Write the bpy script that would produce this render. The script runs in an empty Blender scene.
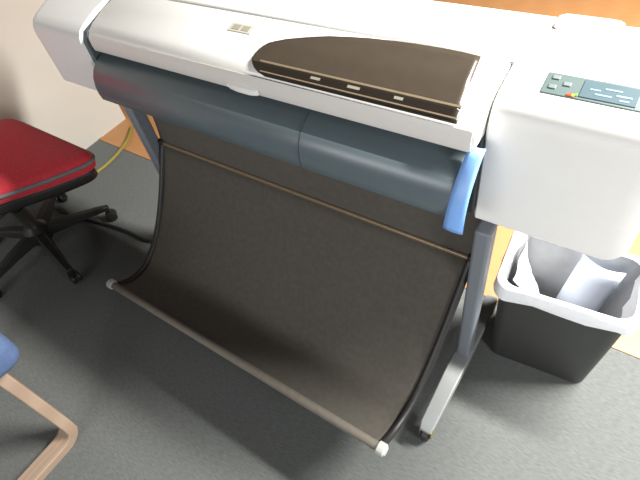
import bpy, bmesh, math, random
from mathutils import Vector, Matrix, noise
random.seed(7)
C = bpy.context.scene
COL = C.collection
PI = math.pi

# ------------------------------------------------------------------ materials
def lin(c):
    c /= 255.0
    return c / 12.92 if c <= 0.04045 else ((c + 0.055) / 1.055) ** 2.4

def mat(name, rgb, rough=0.5, metal=0.0, vary=0.06, scale=30.0, bump=0.0, bump_scale=200.0,
        coat=0.0, sheen=0.0, trans=0.0, alpha=1.0, emit=None, estr=0.0, spec=None, stretch=(1, 1, 1), ior=None):
    m = bpy.data.materials.new(name)
    m.use_nodes = True
    nt = m.node_tree
    b = nt.nodes['Principled BSDF']
    col = [lin(v) for v in rgb]
    tc = nt.nodes.new('ShaderNodeTexCoord')
    mp = nt.nodes.new('ShaderNodeMapping')
    mp.inputs['Scale'].default_value = stretch
    nt.links.new(tc.outputs['Object'], mp.inputs['Vector'])
    nz = nt.nodes.new('ShaderNodeTexNoise')
    nz.inputs['Scale'].default_value = scale
    nz.inputs['Detail'].default_value = 5
    nt.links.new(mp.outputs['Vector'], nz.inputs['Vector'])
    rp = nt.nodes.new('ShaderNodeValToRGB')
    rp.color_ramp.elements[0].position = 0.3
    rp.color_ramp.elements[1].position = 0.7
    rp.color_ramp.elements[0].color = [max(0, v * (1 - vary)) for v in col] + [1]
    rp.color_ramp.elements[1].color = [min(1, v * (1 + vary)) for v in col] + [1]
    nt.links.new(nz.outputs['Fac'], rp.inputs['Fac'])
    nt.links.new(rp.outputs['Color'], b.inputs['Base Color'])
    b.inputs['Roughness'].default_value = rough
    b.inputs['Metallic'].default_value = metal
    b.inputs['Coat Weight'].default_value = coat
    b.inputs['Sheen Weight'].default_value = sheen
    b.inputs['Transmission Weight'].default_value = trans
    b.inputs['Alpha'].default_value = alpha
    if spec is not None: b.inputs['Specular IOR Level'].default_value = spec
    if ior: b.inputs['IOR'].default_value = ior
    if emit:
        b.inputs['Emission Color'].default_value = [lin(v) for v in emit] + [1]
        b.inputs['Emission Strength'].default_value = estr
    if bump:
        n2 = nt.nodes.new('ShaderNodeTexNoise')
        n2.inputs['Scale'].default_value = bump_scale
        n2.inputs['Detail'].default_value = 3
        nt.links.new(mp.outputs['Vector'], n2.inputs['Vector'])
        bp = nt.nodes.new('ShaderNodeBump')
        bp.inputs['Strength'].default_value = bump
        bp.inputs['Distance'].default_value = 0.003
        nt.links.new(n2.outputs['Fac'], bp.inputs['Height'])
        nt.links.new(bp.outputs['Normal'], b.inputs['Normal'])
    return m

def wood(name, rgb, rgb2, rough=0.45, axis_scale=(1, 1, 1), bands=7.0):
    m = mat(name, rgb, rough)
    nt = m.node_tree
    b = nt.nodes['Principled BSDF']
    mp = [n for n in nt.nodes if n.type == 'MAPPING'][0]
    mp.inputs['Scale'].default_value = axis_scale
    wv = nt.nodes.new('ShaderNodeTexWave')
    wv.inputs['Scale'].default_value = bands
    wv.inputs['Distortion'].default_value = 5.0
    wv.inputs['Detail'].default_value = 3
    wv.inputs['Detail Scale'].default_value = 1.4
    nt.links.new(mp.outputs['Vector'], wv.inputs['Vector'])
    rp = nt.nodes.new('ShaderNodeValToRGB')
    rp.color_ramp.elements[0].color = [lin(v) for v in rgb] + [1]
    rp.color_ramp.elements[1].color = [lin(v) for v in rgb2] + [1]
    nt.links.new(wv.outputs['Fac'], rp.inputs['Fac'])
    nt.links.new(rp.outputs['Color'], b.inputs['Base Color'])
    return m

M = {}
M['white'] = mat('white_plastic', (226, 224, 219), 0.42, vary=0.01)
M['offwhite'] = mat('warm_white_plastic', (206, 202, 196), 0.45, vary=0.012)
M['housing'] = mat('side_housing_plastic', (206, 205, 202), 0.5, vary=0.01)
M['chassis'] = mat('dark_chassis', (34, 36, 37), 0.6)
M['platen'] = mat('blue_grey_cover', (84, 95, 99), 0.32, vary=0.03)
M['seam'] = mat('cover_seam', (74, 84, 88), 0.6)
M['blue'] = mat('light_blue_plastic', (126, 172, 234), 0.4, vary=0.03)
M['smoke'] = mat('smoked_window', (66, 58, 49), 0.22, vary=0.05, coat=0.25)
M['smokedark'] = mat('smoked_window_front', (38, 33, 28), 0.2, vary=0.05)
M['trimtan'] = mat('window_trim', (122, 108, 88), 0.4)
M['badge'] = mat('badge_metal', (172, 168, 156), 0.45, vary=0.02)
M['badgemark'] = mat('badge_mark', (140, 136, 122), 0.5, vary=0.02)
M['panel'] = mat('panel_grey_green', (84, 98, 96), 0.35, vary=0.03)
M['screen'] = mat('display_glass', (80, 96, 102), 0.2, vary=0.03)
M['text'] = mat('display_marks', (118, 146, 166), 0.4)
M['button'] = mat('panel_button', (104, 114, 113), 0.4)
M['led'] = mat('red_orange_light', (200, 60, 30), 0.4, emit=(255, 80, 30), estr=0.6)
M['ledy'] = mat('yellow_light', (190, 150, 40), 0.4, emit=(255, 210, 50), estr=0.4)
M['ledg'] = mat('green_light', (90, 150, 70), 0.4, emit=(120, 230, 90), estr=0.3)
M['metal'] = mat('grey_leg_paint', (108, 113, 119), 0.45, vary=0.02)
M['foot'] = mat('silver_foot_paint', (122, 124, 123), 0.45, vary=0.02)
M['bar'] = mat('bronze_bar', (120, 104, 82), 0.35, metal=0.3)
M['cap'] = mat('pale_end_cap', (172, 172, 166), 0.4)
M['black'] = mat('black_plastic', (30, 29, 28), 0.5)
M['brass'] = mat('brass_fitting', (150, 135, 88), 0.35, metal=0.5)
M['fabric'] = mat('dark_bin_cloth', (73, 69, 62), 0.9, vary=0.10, scale=60, bump=0.15, bump_scale=400, sheen=0.05)
M['hem'] = mat('bin_cloth_hem', (104, 98, 88), 0.85, vary=0.08, scale=60)
M['trash'] = mat('black_bin_plastic', (50, 51, 49), 0.55, vary=0.03, bump=0.1, bump_scale=300)
M['paper'] = mat('paper', (214, 222, 236), 0.8, vary=0.02)
M['sheet'] = mat('white_paper', (240, 238, 232), 0.8, vary=0.01)
M['red'] = mat('red_upholstery', (196, 46, 58), 0.85, vary=0.12, scale=80, bump=0.25, bump_scale=500, sheen=0.1)
M['pipe'] = mat('grey_piping', (108, 112, 112), 0.6)
M['bluefab'] = mat('blue_upholstery', (72, 90, 124), 0.9, vary=0.1, scale=80, bump=0.2, bump_scale=500)
M['birch'] = wood('bent_wood', (150, 130, 112), (142, 121, 103), 0.45, (3, 1, 1), 5)
M['oak'] = wood('orange_wood', (166, 119, 76), (162, 115, 72), 0.45, (0.6, 6, 6), 3)
M['oaktop'] = wood('orange_wood_top', (232, 188, 148), (224, 176, 134), 0.4, (0.6, 6, 6), 3)
M['tan'] = wood('tan_end_board', (176, 146, 108), (160, 128, 90), 0.5, (6, 6, .6), 3)
M['wall'] = mat('cream_wall_paint', (178, 172, 162), 0.85, vary=0.015, scale=8, bump=0.05, bump_scale=150)
M['ceil'] = mat('ceiling_tile', (225, 224, 220), 0.9, vary=0.03, scale=60)
M['yellow'] = mat('yellow_cable_jacket', (118, 106, 42), 0.6)
M['cord'] = mat('black_cord_jacket', (22, 21, 20), 0.6)

def carpet():
    m = mat('grey_carpet', (90, 92, 90), 0.95, vary=0.16, scale=220, bump=0.5, bump_scale=500, sheen=0.1, spec=0.1)
    nt = m.node_tree
    mp = [n for n in nt.nodes if n.type == 'MAPPING'][0]
    mp.inputs['Rotation'].default_value = (0, 0, math.radians(-43))
    mp.inputs['Scale'].default_value = (0.22, 1.0, 1.0)
    return m
M['carpet'] = carpet()

def liner_mat():
    m = mat('white_bin_bag', (226, 228, 232), 0.45, vary=0.05, scale=40, bump=0.5, bump_scale=60)
    b = m.node_tree.nodes['Principled BSDF']
    b.inputs['Transmission Weight'].default_value = 0.0
    b.inputs['Alpha'].default_value = 0.32
    return m
M['liner'] = liner_mat()
M['cuff'] = mat('white_bag_film', (226, 227, 229), 0.42, vary=0.04, scale=40, bump=0.4, bump_scale=60)

# ------------------------------------------------------------------ helpers
def link(name, me, m, parent=None, smooth=None, bevel=0, seg=3, solid=0, sub=0, off=0.0):
    o = bpy.data.objects.new(name, me)
    COL.objects.link(o)
    if m: me.materials.append(m)
    if parent: o.parent = parent
    if smooth is not None:
        for p in me.polygons: p.use_smooth = True
        me.set_sharp_from_angle(angle=math.radians(smooth))
    if solid:
        s = o.modifiers.new('solid', 'SOLIDIFY'); s.thickness = solid; s.offset = off
    if bevel:
        s = o.modifiers.new('bevel', 'BEVEL'); s.width = bevel; s.segments = seg
        s.limit_method = 'ANGLE'; s.angle_limit = math.radians(35); s.harden_normals = False
        for p in me.polygons: p.use_smooth = True
        me.set_sharp_from_angle(angle=math.radians(40))
    if sub:
        s = o.modifiers.new('sub', 'SUBSURF'); s.levels = sub; s.render_levels = sub
    return o

def mesh(verts, faces, name='m'):
    me = bpy.data.meshes.new(name)
    me.from_pydata([tuple(v) for v in verts], [], faces)
    bm = bmesh.new(); bm.from_mesh(me)
    bmesh.ops.recalc_face_normals(bm, faces=bm.faces)
    bm.to_mesh(me); bm.free()
    return me

class MB:
    def __init__(s): s.v = []; s.f = []
    def add(s, v, f):
        n = len(s.v); s.v += [tuple(p) for p in v]; s.f += [[i + n for i in q] for q in f]; return s
    def box(s, x0, x1, y0, y1, z0, z1, rot=None, at=(0, 0, 0)):
        P = [Vector((x, y, z)) for x in (x0, x1) for y in (y0, y1) for z in (z0, z1)]
        if rot: P = [rot @ p for p in P]
        P = [p + Vector(at) for p in P]
        return s.add(P, [(0, 1, 3, 2), (4, 6, 7, 5), (0, 4, 5, 1), (2, 3, 7, 6), (0, 2, 6, 4), (1, 5, 7, 3)])
    def tube(s, pts, r, n=12, cap=True):
        pts = [Vector(p) for p in pts]; rs = r if isinstance(r, (list, tuple)) else [r] * len(pts)
        v = []; f = []
        t0 = (pts[1] - pts[0]).normalized()
        a = t0.orthogonal().normalized()
        for i, p in enumerate(pts):
            t = (pts[min(i + 1, len(pts) - 1)] - pts[max(i - 1, 0)]).normalized()
            a = (a - t * a.dot(t)).normalized(); b = t.cross(a)
            for k in range(n):
                w = 2 * PI * k / n
                v.append(p + (a * math.cos(w) + b * math.sin(w)) * rs[i])
        for i in range(len(pts) - 1):
            for k in range(n):
                k2 = (k + 1) % n
                f.append((i * n + k, i * n + k2, (i + 1) * n + k2, (i + 1) * n + k))
        if cap:
            f.append(tuple(range(n))); f.append(tuple(range((len(pts) - 1) * n, len(pts) * n)))
        return s.add(v, f)
    def cyl(s, a, b, r, n=20, r2=None):
        return s.tube([a, b], [r, r if r2 is None else r2], n)
    def sweep(s, pts, side, w, t):
        """rectangular band: w along the fixed 'side' axis, t across it in the bending plane"""
        pts = [Vector(p) for p in pts]; sd = Vector(side).normalized(); v = []; f = []
        for i, p in enumerate(pts):
            d = (pts[min(i + 1, len(pts) - 1)] - pts[max(i - 1, 0)]).normalized()
            nrm = d.cross(sd).normalized()
            v += [p + sd * w / 2 + nrm * t / 2, p - sd * w / 2 + nrm * t / 2,
                  p - sd * w / 2 - nrm * t / 2, p + sd * w / 2 - nrm * t / 2]
        for i in range(len(pts) - 1):
            for k in range(4):
                k2 = (k + 1) % 4
                f.append((i * 4 + k, i * 4 + k2, i * 4 + 4 + k2, i * 4 + 4 + k))
        f.append((0, 1, 2, 3)); n = (len(pts) - 1) * 4; f.append((n, n + 1, n + 2, n + 3))
        return s.add(v, f)
    def loftx(s, prof, secs):
        """closed (y,z) outline carried along x; each section is (x, inset)"""
        ys = [p[0] for p in prof]; zs = [p[1] for p in prof]
        cy, cz = (min(ys) + max(ys)) / 2, (min(zs) + max(zs)) / 2
        hy, hz = (max(ys) - min(ys)) / 2, (max(zs) - min(zs)) / 2
        v = []; f = []; n = len(prof)
        for x, r in secs:
            for y, z in prof: v.append((x, cy + (y - cy) * (1 - r / hy), cz + (z - cz) * (1 - r / hz)))
        for i in range(len(secs) - 1):
            for k in range(n):
                k2 = (k + 1) % n
                f.append((i * n + k, i * n + k2, (i + 1) * n + k2, (i + 1) * n + k))
        f.append(tuple(range(n))); f.append(tuple(range((len(secs) - 1) * n, len(secs) * n)))
        return s.add(v, f)
    def lathe(s, prof, at, axis=(0, 0, 1), n=20):
        ax = Vector(axis).normalized(); a = ax.orthogonal().normalized(); b = ax.cross(a); v = []; f = []
        for r, h in prof:
            for k in range(n):
                w = 2 * PI * k / n
                v.append(Vector(at) + ax * h + (a * math.cos(w) + b * math.sin(w)) * max(r, 1e-4))
        for i in range(len(prof) - 1):
            for k in range(n):
                k2 = (k + 1) % n
                f.append((i * n + k, i * n + k2, (i + 1) * n + k2, (i + 1) * n + k))
        f.append(tuple(range(n))); f.append(tuple(range((len(prof) - 1) * n, len(prof) * n)))
        return s.add(v, f)
    def build(s, name, m, parent=None, **k):
        off = Vector((0, 0, 0))
        if parent:
            q = parent
            while q: off += q.location; q = q.parent
        return link(name, mesh([Vector(p) - off for p in s.v], s.f, name), m, parent, **k)

def smooth_path(pts, n=8):
    P = [Vector(p) for p in pts]; out = []
    for i in range(len(P) - 1):
        p0, p1, p2, p3 = P[max(i - 1, 0)], P[i], P[i + 1], P[min(i + 2, len(P) - 1)]
        for k in range(n):
            t = k / n
            out.append(0.5 * ((2 * p1) + (p2 - p0) * t + (2 * p0 - 5 * p1 + 4 * p2 - p3) * t * t + (3 * p1 - p0 - 3 * p2 + p3) * t ** 3))
    out.append(P[-1]); return out

def thing(name, label, cat, loc=(0, 0, 0), group=None):
    o = bpy.data.objects.new(name, None); COL.objects.link(o)
    o.empty_display_size = 0.1; o.location = loc
    return tag(o, label, cat, group)
def tag(o, label, cat, group=None):
    o['label'] = label; o['category'] = cat
    if group: o['group'] = group
    return o
def struct(o, label=None):
    o['kind'] = 'structure'
    if label: o['label'] = label
    return o
def rounded(poly, r, n=6):
    """round the corners of a 2D polygon"""
    out = []; L = len(poly)
    for i in range(L):
        p = Vector(poly[i]); a = Vector(poly[i - 1]); b = Vector(poly[(i + 1) % L])
        da = (a - p); db = (b - p)
        rr = min(r, da.length * .45, db.length * .45)
        A = p + da.normalized() * rr; B = p + db.normalized() * rr
        for k in range(n + 1):
            t = k / n
            out.append(((1 - t) ** 2) * A + 2 * t * (1 - t) * p + t * t * B)
    return out
def cushion(mb, poly, z0, z1, r, dome=0.0):
    """pad with rounded edges over a 2D outline"""
    c = sum((Vector(p) for p in poly), Vector((0, 0))) / len(poly); n = len(poly); v = []; f = []
    rows = []
    for k in range(6):
        a = PI / 2 * k / 5; rows.append((r * (1 - math.sin(a)), z0 + r * (1 - math.cos(a))))
    for k in range(6):
        a = PI / 2 * k / 5; rows.append((r * (1 - math.cos(a)), z1 - r + r * math.sin(a)))
    for s_, h in ((0.25, .5), (0.5, .8), (0.8, 1.0)): rows.append((-s_, z1 + dome * h))
    for ins, z in rows:
        for p in poly:
            d = Vector(p) - c
            q = c + d * (1 + ins) if ins < 0 else c + d * max(0.05, 1 - ins / d.length)
            v.append((q.x, q.y, z))
    for i in range(len(rows) - 1):
        for k in range(n):
            k2 = (k + 1) % n; f.append((i * n + k, i * n + k2, (i + 1) * n + k2, (i + 1) * n + k))
    f.append(tuple(range(n))); f.append(tuple(range((len(rows) - 1) * n, len(rows) * n)))
    return mb.add(v, f)

# ------------------------------------------------------------------ setting
XL, XR, YF, YB, H = -1.74, 4.0, -4.6, 5.5, 2.75
YC = .345                                    # the carpet ends behind the printer, a wooden floor begins
struct(MB().box(XL - .6, XR, YF, YC, -0.05, 0).build('floor', M['carpet']), 'grey low-pile carpet')
struct(MB().box(XL - 2.5, XR, YC, YB, -0.05, 0).build('floor', M['oak']), 'orange wooden floor beyond the carpet behind the printer')
struct(MB().box(XL - .1, XL, YF, .55, 0, H).build('wall_left', M['wall']), 'cream painted wall behind the red chair')
struct(MB().box(XL - 2.5, XR, YC - .012, YC + .012, 0, .004).build('trim_1', M['oak'], bevel=.0015), 'wooden edge strip where the carpet meets the wooden floor')

# ------------------------------------------------------------------ wide-format printer
PR = thing('wide_format_printer', 'white wide-format printer with smoked window, blue-grey front cover and hanging dark cloth bin', 'printer', (0, 0.1, 0))
LID = [(0, .951), (-.006, .965), (-.004, .985), (.006, 1.0), (.03, 1.014), (.08, 1.033), (.157, 1.0495)]
def lidz(y):
    L = LID[2:] + [(.36, 1.056)]
    for (a, b), (c, d) in zip(L, L[1:]):
        if y <= c: return b + (d - b) * (y - a) / (c - a)
    return 1.056
W = 0.585
# dark inner chassis
MB().loftx([(.03, .745), (.03, .955), (.335, .955), (.335, .90), (.19, .745)], [(-.60, 0), (.588, 0)]).build('main_body', M['chassis'], PR, bevel=.005)
# long top cover
topc = MB().loftx(LID + [(.157, 1.0), (.157, .951)], [(-.598, .004), (-.594, 0), (.580, 0), (.585, .004)]).build('top_cover', M['white'], PR, smooth=40)
mb = MB(); mb.loftx([(-.006, .948), (-.0085, .953), (-.010, .967), (-.0085, .984), (-.003, .9955), (.006, .99), (.006, .948)], [(-.590, .002), (-.586, 0), (.574, 0), (.579, .002)])
mb.build('lower_lip', M['offwhite'], topc, smooth=40)
# finger grip tab under the lip
mb = MB(); mb.loftx([(-.004, .945), (-.014, .947), (-.018, .955), (-.014, .964), (-.004, .968)], [(-.045, .008), (-.035, .003), (-.01, 0), (.03, 0), (.05, .003), (.06, .008)])
mb.build('grip_tab', M['white'], topc, smooth=50)
# rear cover, full width
mb = MB(); mb.loftx([(.1645, .95), (.1645, 1.045), (.170, 1.0508), (.25, 1.054), (.335, 1.056), (.346, 1.05), (.35, 1.035), (.35, .95)],
                    [(-.885, .02), (-.875, .008), (-.86, 0), (.86, 0), (.885, .008), (.897, .02)])
rc = mb.build('rear_cover', M['white'], PR, smooth=40)
mb = MB(); mb.loftx([(.285, 1.054), (.292, 1.066), (.315, 1.071), (.335, 1.066), (.342, 1.052)], [(.62, .006), (.63, .001), (.64, 0), (.71, 0), (.73, .001), (.74, .006)])
mb.build('rear_hump', M['white'], rc, smooth=50)

MB().box(-.60, .872, .1575, .1645, 1.00, 1.0445).build('lid_seam', M['seam'], PR)
# smoked window set into the lid
def window_strip(y_lo, y_hi, name, m, parent, lift, thick):
    xs = [.022, .026, .032, .042, .057, .08, .113, .15, .183, .23, .279, .34, .394, .46, .505, .53, .545]
    back = [.042, .058, .068, .078, .087, .099, .111, .123, .132, .140, .147, .152, .155, .156, .155, .153, .152]
    fr = [.034, .026, .020, .013, .007] + [.0035] * 12
    v = []; f = []; R = 14
    for x, b, a in zip(xs, back, fr):
        lo = max(a, y_lo if y_lo is not None else a); hi = min(b, y_hi if y_hi is not None else b)
        if hi < lo: hi = lo + 1e-4
        for k in range(R + 1):
            y = lo + (hi - lo) * (k / R) ** 1.4
            v.append((x - .018 * (y / .15) * (x / .545) ** 2, y - lift * .5 * (1 - min(1, y / .03)), lidz(y) + lift))
    for i in range(len(xs) - 1):
        for k in range(R):
            a = i * (R + 1) + k; f.append((a, a + R + 1, a + R + 2, a + 1))
    mbw = MB(); mbw.add(v, f)
    return mbw.build(name, m, parent, smooth=60, solid=thick, off=0)
win = window_strip(None, None, 'viewing_window', M['smoke'], PR, .0025, .004)
window_strip(.0036, .026, 'front_band', M['smokedark'], win, .0052, .002)
def lid_ribbon(x0, x1, y0, y1, lift, h, n=12):
    mbr = MB(); v = []; f = []
    for i in range(n + 1):
        x = x0 + (x1 - x0) * i / n
        for y, dz in ((y0, 0), (y1, 0), (y1, h), (y0, h)): v.append((x, y, lidz(y) + lift + dz))
    for i in range(n):
        for k in range(4):
            f.append((i * 4 + k, i * 4 + (k + 1) % 4, i * 4 + 4 + (k + 1) % 4, i * 4 + 4 + k))
    f += [(0, 1, 2, 3), (n * 4, n * 4 + 1, n * 4 + 2, n * 4 + 3)]
    return mbr.add(v, f)
lid_ribbon(.05, .541, .027, .031, .0035, .003).build('window_trim', M['trimtan'], win)
lid_ribbon(.062, .543, .006, .0085, .0055, .002).build('window_trim', M['trimtan'], win)
for a, b in ((.20, .225), (.295, .325), (.405, .425)):
    lid_ribbon(a, b, .014, .021, .0055, .0015, 2).build('window_glint', M['badgemark'], win)  # pale slips painted on as small reflections in the smoked glass
# badge on the lid, left of the window
bd = lid_ribbon(-.105, -.03, .094, .122, .0, .002, 4).build('badge', M['badge'], PR, bevel=.001)
lid_ribbon(-.095, -.070, .100, .116, .002, .0008, 2).build('badge_mark', M['badgemark'], bd)
lid_ribbon(-.064, -.040, .100, .116, .002, .0008, 2).build('badge_mark', M['badgemark'], bd)

# blue-grey curved front cover
PL = [(.03, .934), (.005, .930), (-.02, .920), (-.040, .905), (-.054, .885), (-.062, .860), (-.064, .835), (-.061, .812), (-.052, .802), (-.03, .798), (.03, .798)]
pc = MB().loftx(PL, [(-.594, .003), (-.590, 0), (.564, 0), (.568, .003)]).build('front_cover', M['platen'], PR, smooth=50)
for x in (.19,):
    mb = MB(); pr = [(y - .0012, z + .0008) for y, z in PL[1:9]]
    v = []; f = []
    for y, z in pr: v += [(x - .0012, y, z), (x + .0012, y, z)]
    for i in range(len(pr) - 1): f.append((2 * i, 2 * i + 1, 2 * i + 3, 2 * i + 2))
    mb.add(v, f).build('seam', M['seam'], pc, solid=.001)
# light blue strip at the right end of the cover
pr = [(.010, .953), (-.008, .940), (-.024, .922), (-.040, .900), (-.053, .875), (-.061, .85), (-.066, .825), (-.068, .80), (-.067, .786)]
v = []; f = []
for i, (y, z) in enumerate(pr):
    t = i / (len(pr) - 1); w = .030 + .013 * t
    for k in range(5): v.append((.604 - w + w * k / 4, y - .003 * math.sin(PI * k / 4), z))
for i in range(len(pr) - 1):
    for k in range(4): f.append((i * 5 + k, i * 5 + k + 1, i * 5 + k + 6, i * 5 + k + 5))
o = MB().add(v, f).build('blue_lever', M['blue'], PR, smooth=50, solid=.006); o['label'] = 'light blue strip at the right end of the front cover'

# right housing with the control panel
RP = [(.05, .715), (.045, .722), (.045, .968), (.048, .985), (.056, 1.005), (.068, 1.021), (.085, 1.032), (.157, 1.0495), (.157, .95), (.34, .95), (.34, .90), (.18, .715)]
mb = MB(); secs = [(.588, .004), (.592, 0), (.852, 0)] + [(.852 + .048 * math.sin(a), .030 * (1 - math.cos(a))) for a in [PI / 2 * k / 7 for k in range(1, 8)]]
rh = mb.loftx(RP, secs).build('right_housing', M['white'], PR, smooth=35)
def slab(x0, x1, y0, y1, lift, h):
    zz = lambda y: 1.032 + (y - .085) * (.0175 / .072)
    m_ = MB(); v = [(x, y, zz(y) + lift + d) for x in (x0, x1) for y in (y0, y1) for d in (0, h)]
    return m_.add(v, [(0, 1, 3, 2), (4, 6, 7, 5), (0, 4, 5, 1), (2, 3, 7, 6), (0, 2, 6, 4), (1, 5, 7, 3)])
cp = slab(.658, .862, .099, .148, -.001, .003).build('control_panel', M['panel'], PR, bevel=.001)
slab(.722, .812, .104, .143, .002, .0015).build('display_screen', M['screen'], cp, bevel=.0005)
mb = MB()
for k, (a, b, y) in enumerate([(.735, .752, .122), (.758, .785, .128), (.745, .772, .113), (.778, .803, .118), (.785, .800, .109)]):
    mb.v += []; q = slab(a, b, y, y + .003, .0035, .0006); mb.add(q.v, q.f)
mb.build('display_marks', M['text'], cp)
slab(.703, .711, .1015, .106, .002, .002).build('status_light', M['led'], cp)
slab(.711, .716, .1015, .106, .002, .002).build('status_light', M['ledy'], cp)
slab(.7165, .720, .104, .109, .002, .002).build('status_light', M['ledg'], cp)
for x, y in ((.668, .110), (.668, .132), (.690, .121), (.822, .112), (.822, .134), (.843, .112), (.843, .134)):
    slab(x, x + .013, y, y + .009, .002, .002).build('panel_button', M['button'], cp, bevel=.0008)

# left housing
LP_ = [(-.015, .79), (-.022, .797), (-.022, .968), (-.018, .985), (-.006, 1.003), (.02, 1.016), (.07, 1.033), (.157, 1.0495), (.157, .95), (.34, .95), (.34, .92), (.18, .79)]
mb = MB(); secs = [(-.888 + .03 * (1 - math.sin(a)), .02 * (1 - math.cos(PI / 2 - a) * 1.0) if False else .022 * (1 - math.sin(a))) for a in [PI / 2 * k / 6 for k in range(7)]]
secs = [(-.888 + .03 * (1 - math.cos(a)), .022 * (1 - math.sin(a))) for a in [PI / 2 * k / 6 for k in range(7)]] + [(-.622, 0), (-.615, .006)]
mb.loftx(LP_, secs).build('left_housing', M['housing'], PR, smooth=35)
mb = MB(); mb.loftx([(-.002, .80), (-.014, .81), (-.014, .975), (.002, 1.0), (.157, 1.044), (.157, .80)], [(-.615, 0), (-.597, 0)])
mb.build('end_groove', M['seam'], PR, smooth=35)

# stand: two legs, each with a foot and casters, and a cross bar
for s in (-1, 1):
    x = .623 * s
    top = .714 if s > 0 else .789
    mb = MB(); mb.box(x - .020, x + .020, .012, .064, .10, top)
    lg = mb.build('stand_leg', M['metal'], PR, bevel=.008)
    MB().box(x - .016, x + .016, .062, .17, top - .035, top - .001).build('top_bracket', M['metal'], lg, bevel=.005)
    mb = MB(); v = []
    secs = [(-.255, .075, .088, .016), (-.235, .072, .098, .022), (-.04, .07, .115, .026), (.05, .07, .115, .026), (.27, .072, .098, .022), (.29, .075, .088, .016)]
    f = []
    for y, a, b, w in secs: v += [(x - w, y, a), (x + w, y, a), (x + w, y, b), (x - w, y, b)]
    for i in range(len(secs) - 1):
        for k in range(4): f.append((i * 4 + k, i * 4 + (k + 1) % 4, i * 4 + 4 + (k + 1) % 4, i * 4 + 4 + k))
    f += [(0, 1, 2, 3), (20, 21, 22, 23)]
    mb.add(v, f).build('foot', M['foot'], lg, bevel=.004)
    for y in (-.235, .262):
        mb = MB()
        mb.lathe([(.0, -.013), (.022, -.013), (.029, -.009), (.030, 0), (.029, .009), (.022, .013), (0, .013)], (x, y, .030), (1, 0, 0))
        cw = mb.build('caster', M['black'], lg, smooth=40)
        mb = MB(); mb.box(x - .020, x - .015, y - .014, y + .016, .026, .070); mb.box(x + .015, x + .020, y - .014, y + .016, .026, .070); mb.box(x - .020, x + .020, y - .014, y + .016, .064, .076)
        mb.build('caster_fork', M['brass'], lg, bevel=.002)
mb = MB(); mb.box(-.61, .61, .08, .12, .60, .68); mb.build('stand_beam', M['black'], PR, bevel=.005)

# hanging cloth bin
YB0, ZB0 = .063, .545
YF0, ZF0 = -.40, .238
def bin_pt(t, x=0.0):
    y = YB0 + (YF0 - YB0) * t; z = ZB0 + (ZF0 - ZB0) * t
    s = .155 * (4 * t * (1 - t)) * (0.75 + .5 * t)
    return y, z - s
v = []; f = []; NX, NT = 60, 24
for i in range(NX + 1):
    x = -.552 + 1.104 * i / NX
    for k in range(NT + 1):
        t = k / NT; y, z = bin_pt(t)
        e = 4 * t * (1 - t)
        w = noise.noise(Vector((x * 2.2, t * 2.0, 3))) * .014 + noise.noise(Vector((x * 7, t * 3, 9))) * .004
        z += e * (w + .010 * math.cos(x / .552 * PI / 2) * -1)
        v.append((x * (1.065 - .065 * t), y, z))
for i in range(NX):
    for k in range(NT):
        a = i * (NT + 1) + k; f.append((a, a + 1, a + NT + 2, a + NT + 1))
cb = MB().add(v, f).build('cloth_bin', M['fabric'], PR, smooth=80, solid=.003)
MB().tube([(-.600, YB0, ZB0), (.600, YB0, ZB0)], .008, 12).build('rear_bar', M['bar'], cb, smooth=50)
v = []; f = []
for i in range(NX + 1):
    x = -.600 + 1.200 * i / NX
    for k in range(7):
        t = k / 6; v.append((x, .066 + .012 * math.sin(t * PI) * (1 + .5 * noise.noise(Vector((x * 4, t, 0)))) , .55 + .22 * t))
for i in range(NX):
    for k in range(6):
        a = i * 7 + k; f.append((a, a + 1, a + 8, a + 7))
MB().add(v, f).build('rear_flap', M['fabric'], cb, smooth=80, solid=.003)
MB().tube([(-.565, YF0, ZF0), (.56, YF0, ZF0)], .013, 14).build('front_rod', M['hem'], cb, smooth=50)
for s in (-1, 1):
    pts = []
    for k in range(17):
        y, z = bin_pt(k / 16); pts.append((s * (.592 - .034 * k / 16), y, z))
    MB().tube(pts, .011, 12).build('side_arm', M['black'], cb, smooth=50)
    mb = MB(); mb.lathe([(0, -.012), (.014, -.012), (.018, -.008), (.018, .010), (.012, .016), (0, .016)], (s * .565, YF0, ZF0), (s, 0, 0))
    mb.build('end_cap', M['cap'], cb, smooth=40)
    MB().box(s * .596 - .012, s * .596 + .012, YB0 - .012, YB0 + .012, ZB0 - .015, ZB0 + .015).build('arm_bracket', M['black'], cb, bevel=.003)

# ------------------------------------------------------------------ waste bin with its bag
def rr(cx, cy, hx, hy, r, n=6):
    out = []
    for (sx, sy, a0) in ((1, -1, -PI / 2), (1, 1, 0), (-1, 1, PI / 2), (-1, -1, PI)):
        for k in range(n + 1):
            a = a0 + PI / 2 * k / n
            out.append((cx + sx * (hx - r) + r * math.cos(a), cy + sy * (hy - r) + r * math.sin(a)))
    return out
def loftz(rings):
    v = []; f = []; n = len(rings[0])
    for R in rings: v += R
    for i in range(len(rings) - 1):
        for k in range(n):
            k2 = (k + 1) % n; f.append((i * n + k, i * n + k2, (i + 1) * n + k2, (i + 1) * n + k))
    return v, f, n
BX, BY = .820, .230
def turn(x, y, a=math.radians(5)):
    x -= BX; y -= BY
    return BX + x * math.cos(a) - y * math.sin(a), BY + x * math.sin(a) + y * math.cos(a)
def bring(t, z, off=0.0):
    hx = .148 + (.168 - .148) * t + off; hy = .094 + (.110 - .094) * t + off
    return [turn(x, y) + (z,) for x, y in rr(BX + .002 * t, BY - .002 * t, hx, hy, .035 + .005 * t)]
HB = .425
TB = thing('waste_bin', 'black plastic waste bin lined with a white bag under the right end of the printer', 'waste bin', (BX, BY, 0))
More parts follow.
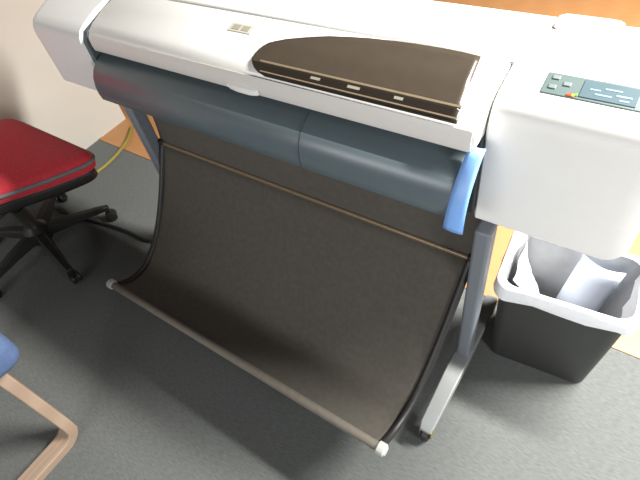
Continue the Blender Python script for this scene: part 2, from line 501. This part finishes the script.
rings = [bring(-.04, .0, -.006), bring(0, .008), bring(.5, HB * .5), bring(.94, HB - .02), bring(.95, HB - .018, .006), bring(1, HB - .002, .007), bring(1, HB, .004), bring(1, HB - .002, -.003), bring(.5, HB * .5, -.004), bring(.02, .012, -.004)]
v, f, n = loftz(rings); f += [tuple(range(n)), tuple(range(len(v) - n, len(v)))]
MB().add(v, f).build('bin_body', M['trash'], TB, smooth=40)
random.seed(3)
def wob(R, amp, fx, seed, zamp=0.0):
    out = []
    for x, y, z in R:
        d = Vector((x - BX, y - BY, 0)).normalized()
        w = noise.noise(Vector((x * fx, y * fx, z * fx + seed))) * amp
        out.append((x + d.x * w, y + d.y * w, z + zamp * noise.noise(Vector((x * 14, y * 14, seed)))))
    return out
def fine(R, m=4):
    out = []
    for i in range(len(R)):
        a, b = Vector(R[i]), Vector(R[(i + 1) % len(R)])
        for k in range(m): out.append(tuple(a + (b - a) * k / m))
    return out
rings = [wob(fine(bring(.86, HB - .046, .013)), .006, 30, 1, .02), wob(fine(bring(.92, HB - .028, .014)), .005, 30, 2, .006),
         fine(bring(1, HB - .004, .012)), fine(bring(1, HB + .005, .008)), fine(bring(1, HB + .004, -.006)),
         wob(fine(bring(.9, HB - .035, -.011)), .008, 26, 4), wob(fine(bring(.75, HB - .09, -.018)), .016, 22, 5, .01),
         wob(fine(bring(.5, HB - .16, -.022)), .018, 20, 6, .01), wob(fine(bring(.25, HB - .23, -.026)), .014, 20, 7),
         wob(fine(bring(.1, HB - .29, -.036)), .014, 20, 8), fine(bring(.05, .035, -.07))]
v, f, n = loftz(rings); f += [tuple(range(len(v) - n, len(v)))]
BL = MB().add(v, f).build('bin_bag', M['cuff'], None, smooth=70)
BL.data.materials.append(M['liner'])
for p in BL.data.polygons:                     # the single film inside the bin is see-through
    if p.center.z < HB - .012 and max(abs(p.center.x - BX) - .15, abs(p.center.y - BY) - .105) < .004: p.material_index = 1
tag(BL, 'crumpled white plastic bag lining the black waste bin, folded over its rim', 'bin bag')
# gathered folds hanging inside at the left
v = []; f = []
NA, NB = 30, 14
for i in range(NA + 1):
    for k in range(NB + 1):
        u, w = i / NA, k / NB
        y = BY - .078 + .150 * u; z = HB - .008 - .16 * w
        x = BX - .134 + .12 * w * (1.25 - u * 1.0) + .007 * math.sin(u * 9 + w * 2.5) * (.4 + w) + .014 * w * noise.noise(Vector((u * 6, w * 5, 2)))
        x, y = turn(x, y)
        v.append((x, y, z))
for i in range(NA):
    for k in range(NB):
        a = i * (NB + 1) + k; f.append((a, a + 1, a + NB + 2, a + NB + 1))
MB().add(v, f).build('gathered_fold', M['cuff'], BL, smooth=80, solid=.001)
# a sheet of paper leaning inside
v = []; f = []
for i in range(9):
    for k in range(9):
        u, w = i / 8, k / 8
        x = .80 + .115 * u + .03 * w; y = .255 + .055 * w - .018 * math.sin(u * PI) + .008 * math.sin(w * 5); z = .13 + .30 * w - .02 * u
        v.append((x, y, z))
for i in range(8):
    for k in range(8):
        a = i * 9 + k; f.append((a, a + 1, a + 10, a + 9))
o = MB().add(v, f).build('paper_sheet', M['paper'], None, smooth=80, solid=.001)
tag(o, 'pale bluish sheet of paper standing inside the lined waste bin', 'paper')

# ------------------------------------------------------------------ red office chair
HX, HY = -1.28, -.34
CH = thing('office_chair', 'red upholstered swivel office chair with grey piping on a black star base', 'office chair', (HX, HY, 0))
sp = rounded([(-.868, -.06), (-.95, -.22), (-1.09, -.42), (-1.20, -.58), (-1.50, -.60), (-1.60, -.36), (-1.55, -.055)], .10)
mb = MB(); cushion(mb, sp, .425, .50, .03, .012); st = mb.build('seat', M['red'], CH, smooth=60)
c2 = sum(sp, Vector((0, 0))) / len(sp)
mb = MB(); mb.tube([(p.x, p.y, .470) for p in sp] + [(sp[0].x, sp[0].y, .470)], .008, 10, False); mb.build('piping', M['pipe'], st, smooth=60)
mb = MB(); cushion(mb, [c2 + (p - c2) * .95 for p in sp], .378, .430, .018); mb.build('seat_shell', M['black'], st, smooth=60)
mb = MB(); mb.lathe([(0, .06), (.05, .06), (.055, .075), (.055, .13), (.035, .15), (.03, .16), (.03, .26), (.018, .262), (.018, .36), (0, .36)], (HX, HY, 0)); mb.build('gas_lift', M['black'], CH, smooth=40)
mb = MB(); mb.box(-.11, .11, -.08, .08, .345, .378, at=(HX, HY, 0)); mb.build('tilt_mechanism', M['black'], CH, bevel=.01)
MB().tube(smooth_path([(HX + .08, HY + .05, .355), (HX + .2, HY + .10, .352), (HX + .28, HY + .12, .345)], 4), .006, 8).build('lever', M['black'], CH, smooth=60)
for k in range(5):
    a = math.radians(-12 + 72 * k); d = Vector((math.cos(a), math.sin(a), 0)); sd = Vector((-d.y, d.x, 0)); B0 = Vector((HX, HY, 0))
    v = []; f = []
    S = [(.03, .075, .128, .030), (.15, .078, .118, .024), (.28, .072, .098, .018), (.325, .066, .088, .016)]
    for r, z0, z1, w in S:
        for q, z in ((-w, z0), (w, z0), (w * .75, z1), (-w * .75, z1)): v.append(B0 + d * r + sd * q + Vector((0, 0, z)))
    for i in range(3):
        for j in range(4): f.append((i * 4 + j, i * 4 + (j + 1) % 4, i * 4 + 4 + (j + 1) % 4, i * 4 + 4 + j))
    f += [(0, 1, 2, 3), (12, 13, 14, 15)]
    lg = MB().add(v, f).build('leg', M['black'], CH, bevel=.005)
    mb = MB(); q = B0 + d * .315
    for s in (-.013, .013):
        mb.lathe([(0, -.009), (.020, -.009), (.026, -.006), (.027, 0), (.026, .006), (.020, .009), (0, .009)], q + sd * s + Vector((0, 0, .027)), sd)
    mb.cyl(q + Vector((0, 0, .03)), q + Vector((0, 0, .08)), .008)
    mb.build('caster', M['black'], lg, smooth=40)
# backrest on the far left side of the seat
mb = MB(); bp = rounded([(-.23, .0), (.23, .0), (.21, .42), (-.21, .42)], .10)
m2 = MB(); cushion(m2, bp, 0, .06, .025, .008)
R = Matrix.Translation((-1.56, HY, .62)) @ Matrix.Rotation(PI / 2, 4, 'Z') @ Matrix.Rotation(PI / 2 + .16, 4, 'X')
mb.add([R @ Vector(p) for p in m2.v], m2.f).build('backrest', M['red'], CH, smooth=60)
MB().sweep(smooth_path([(HX - .10, HY, .36), (-1.56, HY, .365), (-1.635, HY, .42), (-1.65, HY, .62), (-1.68, HY, .78)], 5), (0, 1, 0), .06, .012).build('back_bracket', M['black'], CH, bevel=.003)

# ------------------------------------------------------------------ bent-wood visitor chair, mostly outside the frame
FX, FY = -.412, -.838
VC = thing('visitor_chair', 'blue padded chair on bent pale wooden legs and floor runners, seen at bottom left', 'chair', (FX - .25, FY - .25, 0))
ang = math.radians(0)
ex = Vector((-math.cos(ang), -math.sin(ang) * -1, 0)) * 1.0; ex = Vector((-math.cos(ang), math.sin(ang), 0)); ey = Vector((-math.sin(ang), -math.cos(ang), 0))
O = Vector((FX, FY, 0))
def ch(a, b, z): return O + ex * a + ey * b + Vector((0, 0, z))      # a across, b towards the back
for a, q in ((0.0, 1), (.56, -1)):
    path = [ch(a + q * .055, -.006, .47), ch(a + q * .036, -.004, .30), ch(a + q * .006, 0, .10)] + [ch(a, .062 - .062 * math.cos(t), .075 - .062 * math.sin(t)) for t in [PI / 2 * k / 6 for k in range(1, 7)]] + [ch(a, .25, .013), ch(a, .46, .013)]
    path += [ch(a, .46 + .06 * math.sin(t), .073 - .06 * math.cos(t)) for t in [PI / 2 * k / 6 for k in range(1, 7)]] + [ch(a + q * .03, .53, .30), ch(a + q * .05, .56, .62), ch(a + q * .05, .62, .88)]
    MB().sweep(path, ex, .060, .036).build('wooden_side', M['birch'], VC, bevel=.004)
mb = MB(); pl = [ch(-.05, -.095, 0), ch(.60, -.095, 0), ch(.55, .45, 0), ch(.01, .45, 0)]
cushion(mb, rounded([(p.x, p.y) for p in pl], .06), .447, .555, .035, .01); mb.build('seat', M['bluefab'], VC, smooth=60)
mb = MB(); bp = rounded([(-.25, .0), (.25, .0), (.25, .42), (-.25, .42)], .07); m2 = MB(); cushion(m2, bp, 0, .055, .022, .008)
R = Matrix.Translation(ch(.28, .50, .50)) @ Matrix.Rotation(PI - ang, 4, 'Z') @ Matrix.Rotation(PI / 2 + .2, 4, 'X')
mb.add([R @ Vector(p) for p in m2.v], m2.f).build('backrest', M['bluefab'], VC, smooth=60)
for b in (.10, .40):
    MB().cyl(ch(0.05, b, .434), ch(.51, b, .434), .012).build('cross_rail', M['birch'], VC, smooth=40)
for a in (0.05, .51):
    MB().sweep([ch(a, .0, .434), ch(a, .53, .434)], ex, .04, .022).build('seat_rail', M['birch'], VC, bevel=.003)

# ------------------------------------------------------------------ cables on the floor
o = MB().tube(smooth_path([(-1.62, .50, .010), (-1.53, .38, .015), (-1.49, .22, .010), (-1.50, .08, .010), (-1.57, -.03, .010), (-1.66, -.09, .010), (-1.71, -.20, .010), (-1.72, -.40, .010), (-1.72, -.8, .010)], 8), .010, 10).build('yellow_cable', M['yellow'], None, smooth=60)
tag(o, 'yellow cable curving over the carpet behind the red office chair', 'cable')
o = MB().tube(smooth_path([(-1.50, -.17, .008), (-1.36, -.16, .008), (-1.2, -.13, .008), (-1.0, -.10, .008), (-.84, -.09, .008), (-.75, -.02, .008), (-.72, .10, .008), (-.74, .30, .008)], 8), .008, 10).build('power_cord', M['cord'], None, smooth=60)
tag(o, 'thin black power cord on the carpet from the red chair to the printer', 'cord')

# ------------------------------------------------------------------ light
def area(name, loc, target, sx, sy, power, col=(1, 1, 1)):
    l = bpy.data.lights.new(name, 'AREA'); l.shape = 'RECTANGLE'; l.size = sx; l.size_y = sy; l.energy = power; l.color = col
    o = bpy.data.objects.new(name, l); COL.objects.link(o); o.location = loc
    d = Vector(target) - Vector(loc); o.rotation_euler = d.to_track_quat('-Z', 'Y').to_euler(); return o
area('ceiling_lamp_light', (2.15, 1.12, 2.55), (2.15, 1.12, 0), 2.1, .22, 600, (1, .985, .95))
area('side_fill_light', (2.0, -.62, .95), (.8, -.12, .1), .45, .45, 18, (.98, .99, 1))  # added low fill without a known source, brightens the floor at right
area('front_fill_light', (0.3, -4.4, 2.0), (0.1, 0, .8), 3.4, 1.1, 122, (.98, .99, 1))  # unseen broad fill added in front to lift the printer's front faces
w = bpy.data.worlds.new('world'); C.world = w; w.use_nodes = True
w.node_tree.nodes['Background'].inputs[0].default_value = (.9, .95, 1, 1)
w.node_tree.nodes['Background'].inputs[1].default_value = 0.03

# ------------------------------------------------------------------ camera
cam = bpy.data.cameras.new('camera'); co = bpy.data.objects.new('camera', cam); COL.objects.link(co); C.camera = co
yaw, pitch, roll, fpx = .7525, .8552, -.2194, 483.06
cy, sy = math.cos(yaw), math.sin(yaw); cpi, spi = math.cos(pitch), math.sin(pitch)
fwd = Vector((-sy * cpi, cy * cpi, -spi)); right = Vector((cy, sy, 0)); up = right.cross(fwd)
r2 = right * math.cos(roll) + up * math.sin(roll); u2 = -right * math.sin(roll) + up * math.cos(roll)
co.matrix_world = Matrix(((r2.x, u2.x, -fwd.x, .8152), (r2.y, u2.y, -fwd.y, -.7227), (r2.z, u2.z, -fwd.z, 1.5823), (0, 0, 0, 1)))
cam.sensor_width = 36; cam.lens = fpx / 640 * 36; cam.clip_start = .02
vs = C.view_settings; vs.view_transform = 'Standard'; vs.look = 'None'; vs.gamma = 1; vs.use_curve_mapping = False; vs.exposure = 0.0
